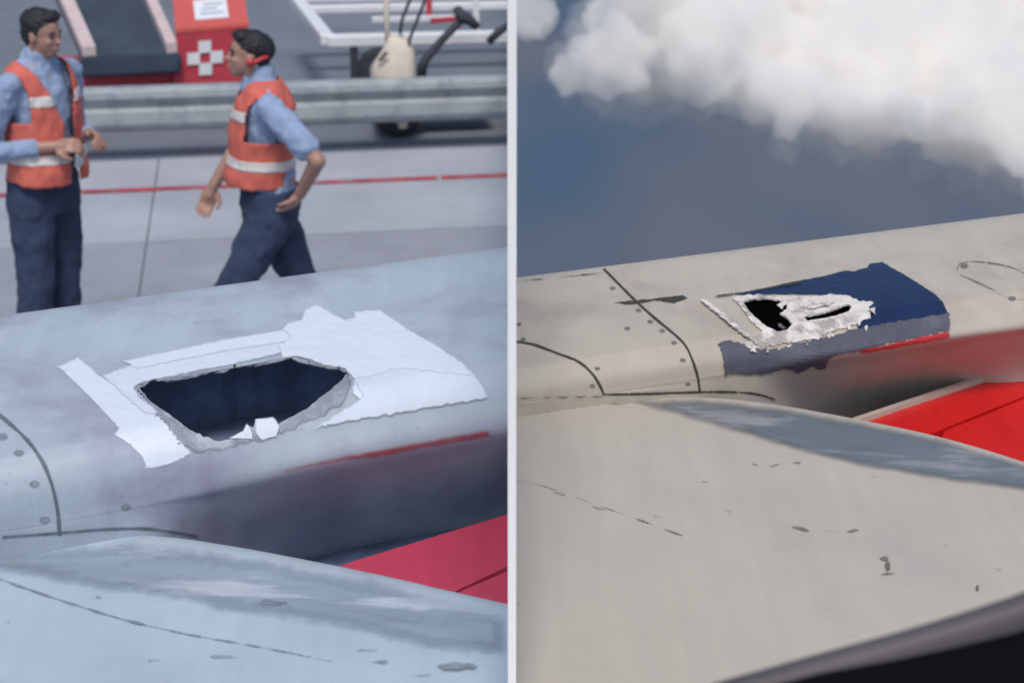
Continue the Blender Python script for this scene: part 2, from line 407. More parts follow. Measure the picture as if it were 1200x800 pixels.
# clouds: lumpy closed bodies of even mist
def cloud(name, blobs, label, seed, density, grow=1.0, amp=1.0, parent=None):
    rnd = random.Random(seed); bm = bmesh.new()
    for (px, py, r, y) in blobs:
        c = atY(px, py, y); rr = r * grow * c.dot(FWD) / FPX
        bmesh.ops.create_icosphere(bm, subdivisions=3, radius=rr, matrix=Matrix.Translation(c) @ Matrix.Diagonal((1.0, 1.1, rnd.uniform(.8, 1.0), 1)))
    me = bpy.data.meshes.new(name + '_raw'); bm.to_mesh(me); bm.free()
    o = bpy.data.objects.new(name + '_raw', me); COL.objects.link(o)
    r = o.modifiers.new('r', 'REMESH'); r.mode = 'VOXEL'; r.voxel_size = 6.0
    dg = bpy.context.evaluated_depsgraph_get(); me2 = bpy.data.meshes.new_from_object(o.evaluated_get(dg)); bpy.data.objects.remove(o)
    me2.update()
    displace(me2, lambda p: noise.fractal(p * .008, .9, 2.1, 5) * 24 * amp + noise.fractal(p * .026 + Vector((5, 1, 2 + grow)), .6, 2.2, 5) * 24 * amp)
    o = bpy.data.objects.new('again', me2); COL.objects.link(o); r = o.modifiers.new('r', 'REMESH'); r.mode = 'VOXEL'; r.voxel_size = 4.5
    dg = bpy.context.evaluated_depsgraph_get(); me2 = bpy.data.meshes.new_from_object(o.evaluated_get(dg)); bpy.data.objects.remove(o)
    m = bpy.data.materials.new('cloud_mist'); m.use_nodes = True; n, l = m.node_tree.nodes, m.node_tree.links
    n.remove(n['Principled BSDF']); pv = n.new('ShaderNodeVolumePrincipled')
    pv.inputs['Color'].default_value = (1.0, .992, .978, 1); pv.inputs['Density'].default_value = density; pv.inputs['Anisotropy'].default_value = 0.0
    l.new(pv.outputs[0], n['Material Output'].inputs['Volume'])
    me2.materials.clear()
    o = obj(name, me2, m, parent)
    return tag(o, label, 'cloud', 'white clouds beside the flying wing') if label else o
rc = random.Random(3); blobs = []
edge = [(640, 88), (700, 100), (760, 100), (850, 108), (885, 130), (960, 155), (1040, 163), (1070, 158), (1110, 168), (1160, 190), (1210, 212), (1300, 255)]
for i in range(60):
    x = 715 + i * 9.5; yb = lerp_tab(edge, x)
    r = rc.uniform(18, 40); blobs.append((x, yb - r + rc.uniform(-4, 10), r, 2000 + rc.uniform(-60, 60)))
for x, y, r in ((652, 92, 15), (668, 92, 21), (690, 84, 24), (712, 70, 30), (728, 40, 34), (742, 8, 38), (755, -30, 50)): blobs.append((x, y, r, 2000))
for i in range(170):
    x = rc.uniform(760, 1340); yb = lerp_tab(edge, x); y = rc.uniform(-160, yb - 45); r = rc.uniform(40, 80)
    blobs.append((x, y, r, 2040 + (yb - 40 - y) * 4.5 + rc.uniform(-50, 50)))
big = cloud('cloud', blobs, 'broad white cloud bank filling the upper right sky above the flying wing', 1, .045)
cloud('outer_mist', blobs, None, 1, .0042, 1.22, 1.7, big)
cloud('cloud', [(608, 12, 24, 2300), (622, 28, 20, 2300), (632, 36, 13, 2300), (600, 25, 20, 2300), (612, -12, 20, 2300), (585, 15, 24, 2300)], 'small grey-white cloud puff at the upper edge beside the white divider', 2, .035)

# white divider between the two places
bm = bmesh.new(); T = .0046
prof = [(1.70, GZ - .3), (1.70, .05), (3.2, .0), (14, -1.9), (40, -2.4), (40, GZ - .3)]
L = [bm.verts.new((-T, y, z)) for y, z in prof]; Rr = [bm.verts.new((T, y, z)) for y, z in prof]
bm.faces.new(L); bm.faces.new(Rr[::-1])
for i in range(len(prof)): bm.faces.new((L[i - 1], Rr[i - 1], Rr[i], L[i]))
bmesh.ops.recalc_face_normals(bm, faces=bm.faces)
tag(obj('dividing_panel', bm, M['divider']), 'thin upright white panel dividing the parked wing from the flying wing', 'panel')

# ================================================================== WINGS
def fairing_rows(cols, crest, ysh, bot, zc, zs, d3, d5, d6, zcrease, zbot, under):
    rows = [[] for _ in range(11)]
    for px in cols:
        yc, ys, yb = lerp_tab(crest, px), lerp_tab(ysh, px), lerp_tab(bot, px)
        C = G(px, yc, zc); away = Vector((C.x * .3 - .42, .9, 0)).normalized()
        S = G(px, ys, zs); S3 = G(px, ys - d3, zs + .012)
        h = math.hypot
        rows[0].append(C + away * .55 + Vector((0, 0, -.55)))
        rows[1].append(C + away * .28 + Vector((0, 0, -.17)))
        rows[2].append(C)
        rows[3].append((C * .5 + S3 * .5) + Vector((0, 0, .012)))
        rows[4].append(S3); rows[5].append(S)
        S5 = G(px, ys + d5, zs - zcrease); rows[6].append(S5)
        und = lerp_tab(under, px); S6 = atY(px, ys + d6, S5.y - .004 - zbot * min(1, und / .10)); rows[7].append(S6)
        rows[8].append(atY(px, (ys + d6) * .72 + yb * .28, S6.y + und * .34))
        B8 = atY(px, yb, S6.y + und); rows[9].append(B8); rows[10].append(B8 + Vector((0, .01, -.10)))
    return rows

# ---------------- parked wing (left)
colsL = [-420, -320, -220, -120, -40, 40, 120, 200, 280, 360, 440, 520, 600]
crestL = [(0, 370), (300, 329), (600, 288.5)]
yshL = [(0, 545), (190, 508), (550, 438), (600, 429)]
botL = [(-220, 650), (0, 634), (70, 628), (150, 624), (235, 634), (300, 652), (360, 662), (430, 654), (520, 618), (600, 582)]
underL = [(-220, .0), (150, .0), (240, .02), (300, .10), (360, .18), (430, .20), (520, .17), (600, .15)]
fL = Surf(fairing_rows(colsL, crestL, yshL, botL, -1.0, -1.025, 26, 34, 74, .035, .014, underL), 300, 220)
wingL = empty('parked_aircraft_wing', (-.6, 2.5, -1.2), 'pale blue-grey wing with torn dark hole edged in white tape, workers behind', 'aircraft wing')
# hole
holeL = [(163, 455), (178, 448), (196, 446), (222, 443), (246, 438), (266, 435), (280, 430), (300, 429), (322, 424), (341, 420), (356, 425), (372, 429), (392, 432), (406, 437), (402, 446), (388, 456), (376, 465), (360, 478), (344, 488), (326, 497), (322, 490), (300, 491), (297, 502), (288, 497), (284, 505), (268, 515), (255, 517), (238, 511), (222, 503), (206, 492), (190, 480), (176, 470)]
holeLd = densify(holeL, 4, 2.2, 3, .13)
obj('fairing', fL.mesh('fairing', [offset_poly(holeLd, 2.5)]), M['wing_blue_dirty'], wingL, True)
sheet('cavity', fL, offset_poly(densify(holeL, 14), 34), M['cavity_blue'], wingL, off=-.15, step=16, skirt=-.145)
# scuffed bare patch round the hole
primL = densify([(158, 452), (200, 440), (300, 425), (345, 414), (400, 430), (415, 442), (412, 462), (400, 478), (370, 494), (338, 508), (300, 520), (262, 530), (226, 532), (205, 520), (192, 500), (172, 478)], 4, 5, 11)
sheet('scuffed_rim', fL, primL, M['primer'], wingL, off=.0012, holes=[holeLd], step=4, skirt=.004, fade=9)
# tape strips
def tapeL(poly, off, m='tape', jag=1.2, seed=0, holes=()): return sheet('tape_strip', fL, densify(poly, 3, jag, seed, .16), M[m], wingL, off=off, step=4, skirt=.0012, holes=holes, fade=3.2)
tapeL([(66, 430), (92, 418), (119, 441), (158, 462), (190, 490), (212, 516), (226, 531), (203, 543), (180, 549), (170, 550), (166, 536), (152, 522), (133, 510), (138, 502), (104, 466)], .0012, 'tape', 1.4, 1)
tapeL([(118, 441), (140, 432), (165, 424), (210, 414), (262, 405), (330, 394), (352, 392), (352, 408), (320, 418), (282, 427), (240, 435), (196, 444), (170, 449), (158, 455), (164, 466), (178, 474), (188, 486), (170, 486), (150, 470)], .0018, 'tape_b', 2.0, 2, ())
tapeL([(142, 424), (180, 416), (260, 399), (340, 386), (420, 372), (422, 388), (340, 402), (262, 414), (160, 434)], .0024, 'tape', 1.3, 3)
tapeL([(336, 379), (352, 376), (356, 364), (372, 358), (386, 366), (406, 377), (414, 374), (414, 366), (445, 364), (478, 386), (512, 406), (540, 424), (556, 440), (566, 456), (573, 467), (520, 474), (470, 482), (440, 488), (414, 490), (428, 476), (412, 462), (414, 446), (404, 434), (380, 430), (350, 420), (330, 422), (326, 406), (340, 396), (330, 388)], .0030, 'tape', 1.6, 4)
tapeL([(412, 446), (470, 432), (556, 440), (574, 467), (520, 476), (460, 486), (412, 494), (380, 500), (360, 505), (392, 486), (424, 466)], .0036, 'tape_b', 2.6, 5)
tapeL([(298, 492), (320, 489), (328, 500), (324, 512), (306, 517), (298, 508)], .0035, 'tape', .5, 6)
for pl in ([(266, 514), (284, 505), (289, 496), (295, 506), (296, 515)],):
    sheet('torn_flake', fL, densify(pl, 3, .6, 5), M['tape'], wingL, off=.003, step=3, skirt=.002, fade=1.5)
sheet('red_stripe', fL, densify([(330, 549), (400, 533), (470, 520), (574, 501), (577, 512), (500, 525), (440, 537), (400, 541), (335, 553)], 6, 1.2, 4), M['redline_b'], wingL, off=.0018, step=3.5, skirt=.002, fade=6)
# seams, marks
sheet('panel_seam', fL, strip_poly([(-40, 455), (0, 487), (28, 512), (48, 538), (60, 566), (67, 596), (70, 628)], 6), M['seam_b'], wingL, off=.001, step=2.0, skirt=.002, fade=2.6)
sheet('base_seal', fL, strip_poly([(2, 629), (70, 624), (120, 620), (170, 619), (210, 624), (232, 628)], 5), M['seam_b'], wingL, off=.001, step=2.0, skirt=.002, fade=2.6)
for x, y in ((40, 567), (52, 609), (22, 531), (3, 512), (148, 594), (-20, 500)):
    sheet('rivet', fL, circ(x, y, 8, 6), M['smudge_b'], wingL, off=.0007, step=2.2, skirt=.0015, fade=5)
sheet('grease_mark', fL, densify(circ(597, 372, 5, 9, 12), 3, 1, 2), M['smudge_b'], wingL, off=.0008, step=2.5, skirt=.001, fade=5)

# foreground skin + metal strip + red flap
def wing_plane(z, cols, edge, low, bend, dz_edge, y_near=1.15):
    """rows: hidden drop, far edge, strip, low boundary, then flat skin to under the window"""
    rows = [[] for _ in range(8)]
    for px in cols:
        ye, yl = lerp_tab(edge, px), lerp_tab(low, px)
        Eg = G(px, ye, z - dz_edge); away = Vector((.1, 1, 0)).normalized()
        rows[0].append(Eg + away * .05 + Vector((0, 0, -.16)))
        rows[1].append(Eg + away * .028 + Vector((0, 0, -.045)))
        rows[2].append(Eg)
        rows[3].append(G(px, ye * .45 + yl * .55, z - dz_edge * .35 - bend))
        Lw = G(px, yl, z); rows[4].append(Lw)
        N = Vector((Lw.x * y_near / Lw.y, y_near, z - .03)) 
        rows[5].append(Lw.lerp(N, .33) + Vector((0, 0, .012))); rows[6].append(Lw.lerp(N, .66) + Vector((0, 0, .012))); rows[7].append(N)
    return rows
ZL = -1.155
edgeL = [(-220, 650), (0, 634), (150, 624), (235, 634), (300, 645), (420, 668), (600, 709)]
lowL = [(-220, 668), (0, 680), (150, 700), (300, 722), (450, 748), (600, 782)]
wL = Surf(wing_plane(ZL, colsL, edgeL, lowL, .004, .02), 200, 160)
obj('wing_skin', wL.mesh('wing_skin'), M['wing_blue'], wingL, True)
sheet('trailing_strip', wL, densify([(-60, 644), (0, 638), (70, 633), (150, 630), (235, 638), (300, 649), (420, 672), (598, 712), (598, 775), (520, 770), (440, 752), (330, 733), (230, 716), (150, 704), (70, 690), (0, 676), (-60, 668)], 7, 5, 3), M['strip_blue'], wingL, off=.0018, step=6, skirt=.002, fade=24)
sheet('panel_seam', wL, strip_poly([(-30, 668), (30, 690), (90, 710), (150, 728), (220, 744), (300, 758), (390, 776)], 3.2, .5), M['smudge_b'], wingL, off=.0024, step=2.0, skirt=.002, fade=1.4)
for x, y, a, b in ((430, 762, 14, 3), (446, 776, 12, 4), (535, 782, 26, 7), (180, 775, 10, 3), (260, 770, 22, 3), (115, 700, 5, 3), (492, 792, 18, 3), (318, 708, 22, 5)):
    sheet('grease_mark', wL, densify(circ(x, y, a, b, 12), 4, 3, x), M['smudge_b'], wingL, off=.0022, step=2.5, skirt=.001, fade=5)
def flap_part(name, poly, z, m, parent, thick=.03):
    pts = [G(x, y, z) for x, y in poly]
    bm = bmesh.new(); t = [bm.verts.new(p) for p in pts]; b = [bm.verts.new(p - Vector((0, 0, thick))) for p in pts]
    bm.faces.new(t); bm.faces.new(b[::-1])
    for i in range(len(pts)): bm.faces.new((t[i - 1], t[i], b[i], b[i - 1]))
    bmesh.ops.recalc_face_normals(bm, faces=bm.faces)
    return obj(name, bm, m, parent)
flap_part('flap_bay', [(200, 560), (599, 470), (599, 860), (200, 800)], -1.36, M['cavity_blue'], wingL)
flap_part('flap_panel', [(418, 656), (599, 601), (599, 661), (540, 689), (522, 700), (380, 700), (360, 676)], -1.262, M['red_b'], wingL)
flap_part('flap_panel', [(545, 690), (599, 667), (599, 740), (480, 740), (500, 712)], -1.262, M['red_b'], wingL)
flap_part('flap_ledge', [(350, 668), (440, 638), (520, 606), (599, 577), (599, 595), (520, 620), (440, 645), (370, 672)], -1.245, M['strip_blue'], wingL, .02)

# ---------------- flying wing (right)
colsR = [600, 660, 720, 780, 840, 900, 960, 1020, 1080, 1140, 1200, 1280, 1380, 1500, 1620]
crestR = [(600, 326), (1200, 250)]
yshR = [(600, 440), (805, 408), (1112, 362), (1200, 349)]
botR = [(600, 470), (720, 468), (820, 463), (880, 464), (915, 471), (950, 484), (1000, 492), (1060, 470), (1130, 448), (1200, 424), (1380, 366)]
underR = [(600, 0), (820, 0), (900, .02), (950, .12), (1000, .20), (1060, .20), (1140, .14), (1200, .10), (1380, .06)]
fR = Surf(fairing_rows(colsR, crestR, yshR, botR, -1.0, -1.022, 17, 18, 35, .020, .011, underR), 340, 220)
wingR = empty('flying_aircraft_wing', (.6, 2.7, -1.2), 'warm grey wing with navy patch torn open over two holes, clouds behind', 'aircraft wing')
holeA = [(870, 354), (882, 351), (900, 350), (912, 352), (921, 357), (922, 363), (914, 369), (924, 374), (928, 381), (922, 387), (910, 389), (898, 384), (888, 376), (878, 366)]
holeB = [(942, 372), (956, 369), (970, 366), (984, 361), (994, 357), (998, 361), (994, 366), (980, 371), (962, 375), (946, 377)]
hA, hB = densify(holeA, 3, 1.0, 2, .2), densify(holeB, 3, .8, 5, .2)
obj('fairing', fR.mesh('fairing', [offset_poly(hA, 2), offset_poly(hB, 1.6)]), M['wing_beige_dirty'], wingR, True)
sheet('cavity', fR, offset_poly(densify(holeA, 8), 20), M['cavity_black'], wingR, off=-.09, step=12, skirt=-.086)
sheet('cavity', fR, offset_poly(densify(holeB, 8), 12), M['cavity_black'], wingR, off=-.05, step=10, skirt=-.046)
# navy film over the shoulder, grey on the side
sheet('navy_patch', fR, densify([(838, 347), (880, 341), (930, 330), (972, 322), (990, 317), (1000, 318), (1016, 313), (1018, 309), (1034, 307), (1050, 316), (1075, 331), (1096, 345), (1106, 355), (1112, 369), (1076, 378), (1040, 385), (1006, 392), (1000, 372), (1012, 356), (994, 348), (960, 347), (930, 346), (884, 347)], 5, .8, 2, .3), M['navy'], wingR, off=.0018, step=3.5, skirt=.002, fade=5)
sheet('grey_patch', fR, densify([(838, 404), (848, 399), (866, 400), (880, 408), (905, 408), (940, 400), (975, 392), (1004, 384), (1040, 378), (1076, 372), (1113, 366), (1114, 388), (1080, 396), (1040, 404), (1000, 412), (972, 420), (966, 434), (950, 430), (936, 438), (918, 432), (900, 438), (880, 440), (862, 438), (848, 441), (846, 424), (842, 408)], 2.5, 2.6, 7, .34), M['greyfilm'], wingR, off=.0022, step=3.5, skirt=.002, fade=6)
sheet('red_stripe', fR, densify([(1000, 410), (1050, 400), (1112, 387), (1113, 396), (1060, 405), (1010, 414)], 5, .9, 4), M['redline'], wingR, off=.0032, step=3.5, skirt=.002, fade=4)
# torn white composite round the holes
torn = [(850, 349), (886, 345), (924, 347), (950, 348), (972, 344), (994, 346), (1006, 352), (1026, 354), (1020, 362), (1020, 374), (1006, 380), (990, 386), (972, 390), (958, 398), (938, 401), (918, 404), (896, 409), (878, 410), (868, 402), (882, 396), (892, 390), (882, 380), (872, 368), (862, 355)]
sheet('torn_composite', fR, densify(torn, 3, 2.6, 8, .22), M['torn'], wingR, off=.0028, holes=[hA, hB], step=5, skirt=.005, fade=5,
      lift=lambda p:   .0012 * noise.noise(Vector((p.x * .14, p.y * .2, 3))))
sheet('honeycomb_core', fR, densify([(909, 371), (916, 369), (925, 377), (921, 383), (912, 378)], 3, 1.2, 4), M['primer'], wingR, off=-.012, step=4, skirt=.004, fade=9)
for pl in ([(816, 350), (832, 358), (850, 372), (870, 388), (890, 404), (884, 406), (864, 392), (842, 374), (826, 362)], [(1016, 366), (1026, 362), (1024, 372)], [(1036, 376), (1044, 386), (1040, 388)], [(880, 404), (888, 414), (876, 414)], [(896, 404), (902, 416), (894, 414)], [(944, 396), (948, 410), (941, 406)], [(905, 362), (918, 356), (926, 356), (916, 366)], [(940, 362), (966, 358), (984, 354), (972, 362), (948, 367)]):
    sheet('torn_flake', fR, densify(pl, 3, .8, pl[0][0]), M['tape'] if False else M['torn'], wingR, off=.007, step=5, skirt=.004, fade=5)
rf = random.Random(5)
for k_ in range(9):
    t_ = rf.random(); x, y = 884 + t_ * 140, 409 - t_ * 33 + rf.uniform(-3, 7); a_ = rf.uniform(2, 5)
    sheet('torn_flake', fR, densify([(x - a_, y + rf.uniform(-1, 1)), (x + rf.uniform(-1, 2), y - rf.uniform(1.5, 4)), (x + a_ * .8, y + rf.uniform(-1, 2)), (x + rf.uniform(-2, 1), y + rf.uniform(2, 6))], 2, .5, k_), M['torn'], wingR, off=.0042, step=2.5, skirt=.002, fade=1.4)
sheet('film_remnant', fR, densify([(716, 355), (738, 352), (764, 350), (800, 346), (808, 350), (790, 356), (768, 353), (738, 358)], 3, 1.4, 5, .2), M['seam'], wingR, off=.0012, step=6, skirt=.002, fade=1.6)
sheet('panel_seam', fR, strip_poly([(838, 349), (880, 343), (940, 332)], 3, .5), M['seam'], wingR, off=.0036, step=2.0, skirt=.004, fade=1.6)
sheet('panel_seam', fR, strip_poly([(707, 315), (724, 332), (744, 352), (766, 372), (788, 390), (803, 405), (812, 424), (818, 444), (820, 461)], 4.0), M['seam'], wingR, off=.001, step=2.0, skirt=.002, fade=1.6)
sheet('panel_seam', fR, strip_poly([(601, 400), (625, 404), (655, 415), (678, 424), (694, 438), (703, 452), (708, 463)], 4.0), M['seam'], wingR, off=.001, step=2.0, skirt=.002, fade=1.6)
sheet('panel_seam', fR, strip_poly([(601, 330.5), (660, 325), (706, 320)], 2.0, .9), M['seam'], wingR, off=.001, step=2.0, skirt=.002, fade=1.6)
sheet('base_seal', fR, strip_poly([(705, 462), (760, 461), (820, 459), (862, 459), (890, 462), (908, 468)], 3.6), M['seam'], wingR, off=.001, step=2.0, skirt=.002, fade=1.6)
for x, y in ((718, 338), (748, 364), (762, 377), (776, 388), (790, 402), (800, 422), (806, 450), (608, 380), (613, 398), (700, 432), (694, 452), (735, 385)):
    sheet('rivet', fR, circ(x, y, 4.6, 3.4), M['smudge'], wingR, off=.0007, step=2.2, skirt=.0015, fade=3)
# outline of an access cover
ring = strip_poly([(1121, 318), (1124, 310), (1140, 307), (1164, 309), (1186, 314), (1202, 322), (1212, 334), (1210, 346), (1194, 352), (1178, 348), (1160, 338), (1138, 328), (1124, 322)], 2.0, .7)
sheet('access_cover_outline', fR, ring, M['smudge'], wingR, off=.0009, step=2.0, skirt=.001, fade=.9)
for x, y in ((1186, 350), (1130, 312)): sheet('rivet', fR, circ(x, y, 6, 4), M['smudge'], wingR, off=.0012, step=2.2, skirt=.001, fade=3)

ZR = -1.090
edgeR = [(600, 471), (720, 468), (820, 464), (915, 474), (1010, 492), (1110, 513), (1200, 541), (1380, 600)]
lowR = [(600, 486), (720, 486), (835, 505), (950, 535), (1080, 562), (1200, 580), (1380, 612)]
wR = Surf(wing_plane(ZR, colsR, edgeR, lowR, .003, .012), 200, 200)
obj('wing_skin', wR.mesh('wing_skin'), M['wing_beige'], wingR, True)
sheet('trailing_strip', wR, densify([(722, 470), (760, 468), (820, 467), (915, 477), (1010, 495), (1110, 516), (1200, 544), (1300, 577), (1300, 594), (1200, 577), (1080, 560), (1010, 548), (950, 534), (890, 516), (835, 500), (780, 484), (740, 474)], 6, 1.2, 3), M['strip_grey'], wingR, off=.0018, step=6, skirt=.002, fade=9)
for k in range(5): sheet('panel_seam', fR, strip_poly([(610 + k * 21, 466.5 - k * .5), (623 + k * 21, 466 - k * .5)], 2.4, .3), M['smudge'], wingR, off=.0012, step=2.0, skirt=.001, fade=1.0)
sheet('panel_seam', wR, strip_poly([(601, 563), (630, 568), (658, 577), (700, 592), (740, 606), (800, 628)], 1.6, .9), M['smudge'], wingR, off=.001, step=2.0, skirt=.001, fade=1.3)
def mark(x, y, a, b, rot=0, sd=1):
    c, s = math.cos(R(rot)), math.sin(R(rot))
    p = [(x + c * u - s * v, y + s * u + c * v) for u, v in circ(0, 0, a, b, 14)]
    sheet('grease_mark', wR, densify(p, 3, 1.6, sd), M['smudge'], wingR, off=.0016, step=2.5, skirt=.001, fade=2.2)
for i, a in enumerate([(655, 579, 9, 1.6, 14), (702, 596, 10, 1.6, 18), (884, 545, 5, 1.6, 10), (907, 546, 8, 1.8, -12), (934, 543, 6, 1.6, 0), (825, 565, 6, 1.2, 0), (938, 620, 12, 2.6, 18), (1000, 622, 8, 2.4, -8), (975, 623, 12, 1.0, 0), (1036, 655, 6, 3.6, 0), (1040, 664, 4, 7, 0), (1041, 673, 9, 2.2, 0), (1145, 690, 3, 5, 0)]): mark(*a, sd=i)
flap_part('flap_bay', [(940, 440), (1300, 330), (1300, 640), (940, 560)], -1.30, M['cavity_black'], wingR)
flap_part('flap_panel', [(1014, 490), (1060, 474), (1130, 451), (1200, 428), (1300, 394), (1300, 420), (1200, 464), (1150, 484), (1098, 505), (1060, 520), (1000, 506)], -1.215, M['red'], wingR)
flap_part('flap_panel', [(1106, 505), (1152, 487), (1200, 467), (1300, 424), (1300, 590), (1200, 560), (1100, 530)], -1.217, M['red'], wingR)
flap_part('flap_ledge', [(985, 494), (1060, 469), (1130, 446), (1200, 421), (1300, 386), (1300, 392), (1200, 427), (1130, 450), (1060, 473), (1008, 491)], -1.205, M['wing_beige'], wingR, .02)

# ---------------- cabin window sill, close to the lens on the right
sill = empty('cabin_window_sill', G(1100, 800, -.52), 'dark cabin window sill with grey seal, blurred at the lower right corner', 'window sill')
def sweep(name, line, prof, m, y):
    bm = bmesh.new(); rings = []
    pts = [atY(px, py, y) for px, py in line]
    for i, p in enumerate(pts):
        t = (pts[min(i + 1, len(pts) - 1)] - pts[max(i - 1, 0)]).normalized(); d = Vector((0, 1, 0)); nn = t.cross(d).normalized()
        if nn.z < 0: nn = -nn
        rings.append([bm.verts.new(p + nn * a + d * b) for a, b in prof])
    for r0, r1 in zip(rings, rings[1:]):
        for k in range(len(prof)): bm.faces.new((r0[k], r0[(k + 1) % len(prof)], r1[(k + 1) % len(prof)], r1[k]))
    bm.faces.new(rings[0]); bm.faces.new(rings[-1][::-1]); bmesh.ops.recalc_face_normals(bm, faces=bm.faces)
    return obj(name, bm, m, sill, True)
line = [(760, 842), (860, 812), (960, 784), (1060, 757), (1130, 736), (1192, 716), (1260, 690), (1330, 655)]
sweep('window_seal', line, [(.005, .0), (.004, .012), (-.004, .016), (-.022, .012), (-.026, 0), (-.014, -.005), (0, -.004)], M['seal'], .95)
sweep('sill_panel', [(x + 4, y + 27 + max(0, x - 960) * .085) for x, y in line], [(.004, -.01), (.004, .02), (-.01, .03), (-.30, .03), (-.30, -.08), (-.01, -.03)], M['cabin'], .93)

# ================================================================== APRON EQUIPMENT
# guardrail : low W-beam behind the workers
def beam_line(h, v_pix):                 # point on the rail plane
    return G(v_pix[0], v_pix[1], GZ + h)
Pt = G(465, 93, GZ + .52); ur, vr_ = gcoord(Pt)
rail = empty('guardrail', (*(gp(ur - 2.5, vr_)).xy, GZ), 'long galvanised corrugated guardrail behind the two workers', 'guardrail')
bm = bmesh.new()
prof = [(.045, .52), (-.01, .515), (-.05, .49), (-.055, .455), (-.005, .41), (.0, .385), (-.05, .35), (-.055, .27), (-.03, .235), (.03, .205)]
rings = []
uend = -gp(0, vr_).x / E1.x - .02
for u in [ur - 9 + i * (uend - ur + 9) / 30 for i in range(31)]:
    w = noise.noise(Vector((u * .8, 3, 1))) * .008
    rings.append([bm.verts.new(gp(u, vr_ + a + w) + Vector((0, 0, GZ + z))) for a, z in prof])
for a, b in zip(rings, rings[1:]):
    for k in range(len(prof) - 1): bm.faces.new((a[k], a[k + 1], b[k + 1], b[k]))
bmesh.ops.recalc_face_normals(bm, faces=bm.faces)
ro = obj('beam', bm, M['galv'], rail)
sm = ro.modifiers.new('s', 'SOLIDIFY'); sm.thickness = .006; sm.offset = -1
for px in (48, 318, -260):
    uu, _ = gcoord(G(px, 150, GZ + .2)); box('post', gp(uu, vr_ + .07) + Vector((0, 0, GZ + .25)), (.09, .08, .5), M['galv'], rail, YAW, .006)

# flatbed cart with white frame
cart = empty('flatbed_cart', (*gp(*gcoord(G(500, 120, GZ))).xy, GZ), 'flat cart with white rail frame and dark linkage behind the guardrail', 'cart')
zt = GZ + .58
A = G(384, 48, zt); B = Vector((-.03, 0, zt)); B.y = A.y + (B.x - A.x) * math.tan(R(8)); Cc = G(345, -2, zt)
Bk = Vector((-.03, 0, zt)); Bk.y = Cc.y + (Bk.x - Cc.x) * math.tan(R(8))
def bar(name, a, b, w, h, m, parent):
    d = (b - a); rot = d.to_track_quat('X', 'Z').to_matrix(); return box(name, (a + b) / 2, (d.length, w, h), m, parent, rot, min(w, h) * .15)
bar('front_rail', A, B, .13, .09, M['white'], cart)
Am = A.lerp(Cc, .70); Bm = B.lerp(Bk, .70); bar('cross_rail', Am, Bm, .14, .06, M['white'], cart)
bar('back_rail', Cc, Bk, .12, .09, M['white'], cart)
bar('side_rail', A + Vector((0, 0, .004)), Cc + Vector((0, 0, .004)), .11, .09, M['white'], cart)
m1, m2 = A.lerp(Cc, .42), B.lerp(Bk, .42); bar('cross_rail', m1.lerp(m2, .3), m1.lerp(m2, .78), .05, .05, M['white'], cart)
q = G(558, 22, zt + .1); bar('upright', Vector((q.x, q.y, zt - .03)), Vector((q.x, q.y, zt + .35)), .05, .05, M['white'], cart)
p = G(414, 58, zt - .06); bar('leg', Vector((p.x, p.y + .05, GZ + .02)), Vector((p.x, p.y + .05, zt - .05)), .06, .06, M['black'], cart)
p = G(503, 20, zt); bar('red_stake', Vector((p.x, p.y, zt)), Vector((p.x, p.y, zt + .5)), .07, .05, M['loader_red'], cart)
bar('red_crossbar', G(505, 25, zt + .02), G(536, 22, zt + .02), .04, .04, M['loader_red'], cart)
yl = A.y + .05
link = [atY(492, 92, yl - .35), atY(497, 72, yl - .33), atY(518, 47, yl - .25), atY(541, 24, yl - .2)]
tube('linkage_arm', link, [.045, .035, .03, .03], M['black'], cart)
tube('linkage_arm', [atY(534, 9, yl - .2), atY(541, 20, yl - .2), atY(552, 25, yl - .2), atY(560, 33, yl - .2)], [.03, .055, .04, .03], M['black'], cart)
tube('linkage_arm', [atY(572, 50, yl - .2), atY(584, 38, yl - .18), atY(598, 29, yl - .15)], [.03, .032, .03], M['black'], cart)
for pts in ([(469, 40), (471, 24), (478, 6), (484, -8)], [(478, 62), (480, 46), (488, 26), (496, 6), (500, -8)]):
    tube('hose', [atY(x, y, 12.3) for x, y in pts], .012, M['black'], cart)
def wheel(c, r, parent):
    bm = bmesh.new(); bmesh.ops.create_cone(bm, segments=24, radius1=r, radius2=r, depth=.12, cap_ends=True, matrix=Matrix.Translation(c) @ YAW.to_4x4() @ Matrix.Rotation(R(90), 4, 'X'))
    bmesh.ops.bevel(bm, geom=[e for e in bm.edges if len(e.link_faces) == 2 and any(len(f.verts) > 4 for f in e.link_faces)], offset=.025, segments=3, affect='EDGES')
    w = obj('wheel', bm, M['black'], parent, False)
    bm = bmesh.new(); bmesh.ops.create_cone(bm, segments=18, radius1=r * .5, radius2=r * .42, depth=.02, cap_ends=True, matrix=Matrix.Translation(Vector(c) - E2 * .066) @ YAW.to_4x4() @ Matrix.Rotation(R(90), 4, 'X'))
    o = obj('hub', bm, M['galv'], None); o.parent = w; o.matrix_parent_inverse = w.matrix_basis.inverted(); return w
pw = G(466, 161, GZ)
for k, off in enumerate((Vector(), E2 * 1.6)):
    wheel(Vector((pw.x, pw.y + .06, GZ + .19)) + off, .19, cart)
box('axle_shade_block', gp(gcoord(pw)[0] + .28, gcoord(pw)[1] + .25) + Vector((0, 0, GZ + .24)), (.9, .4, .16), M['black'], cart, YAW, .01)  # dark axle block, enlarged to stand in for the shadow under the cart

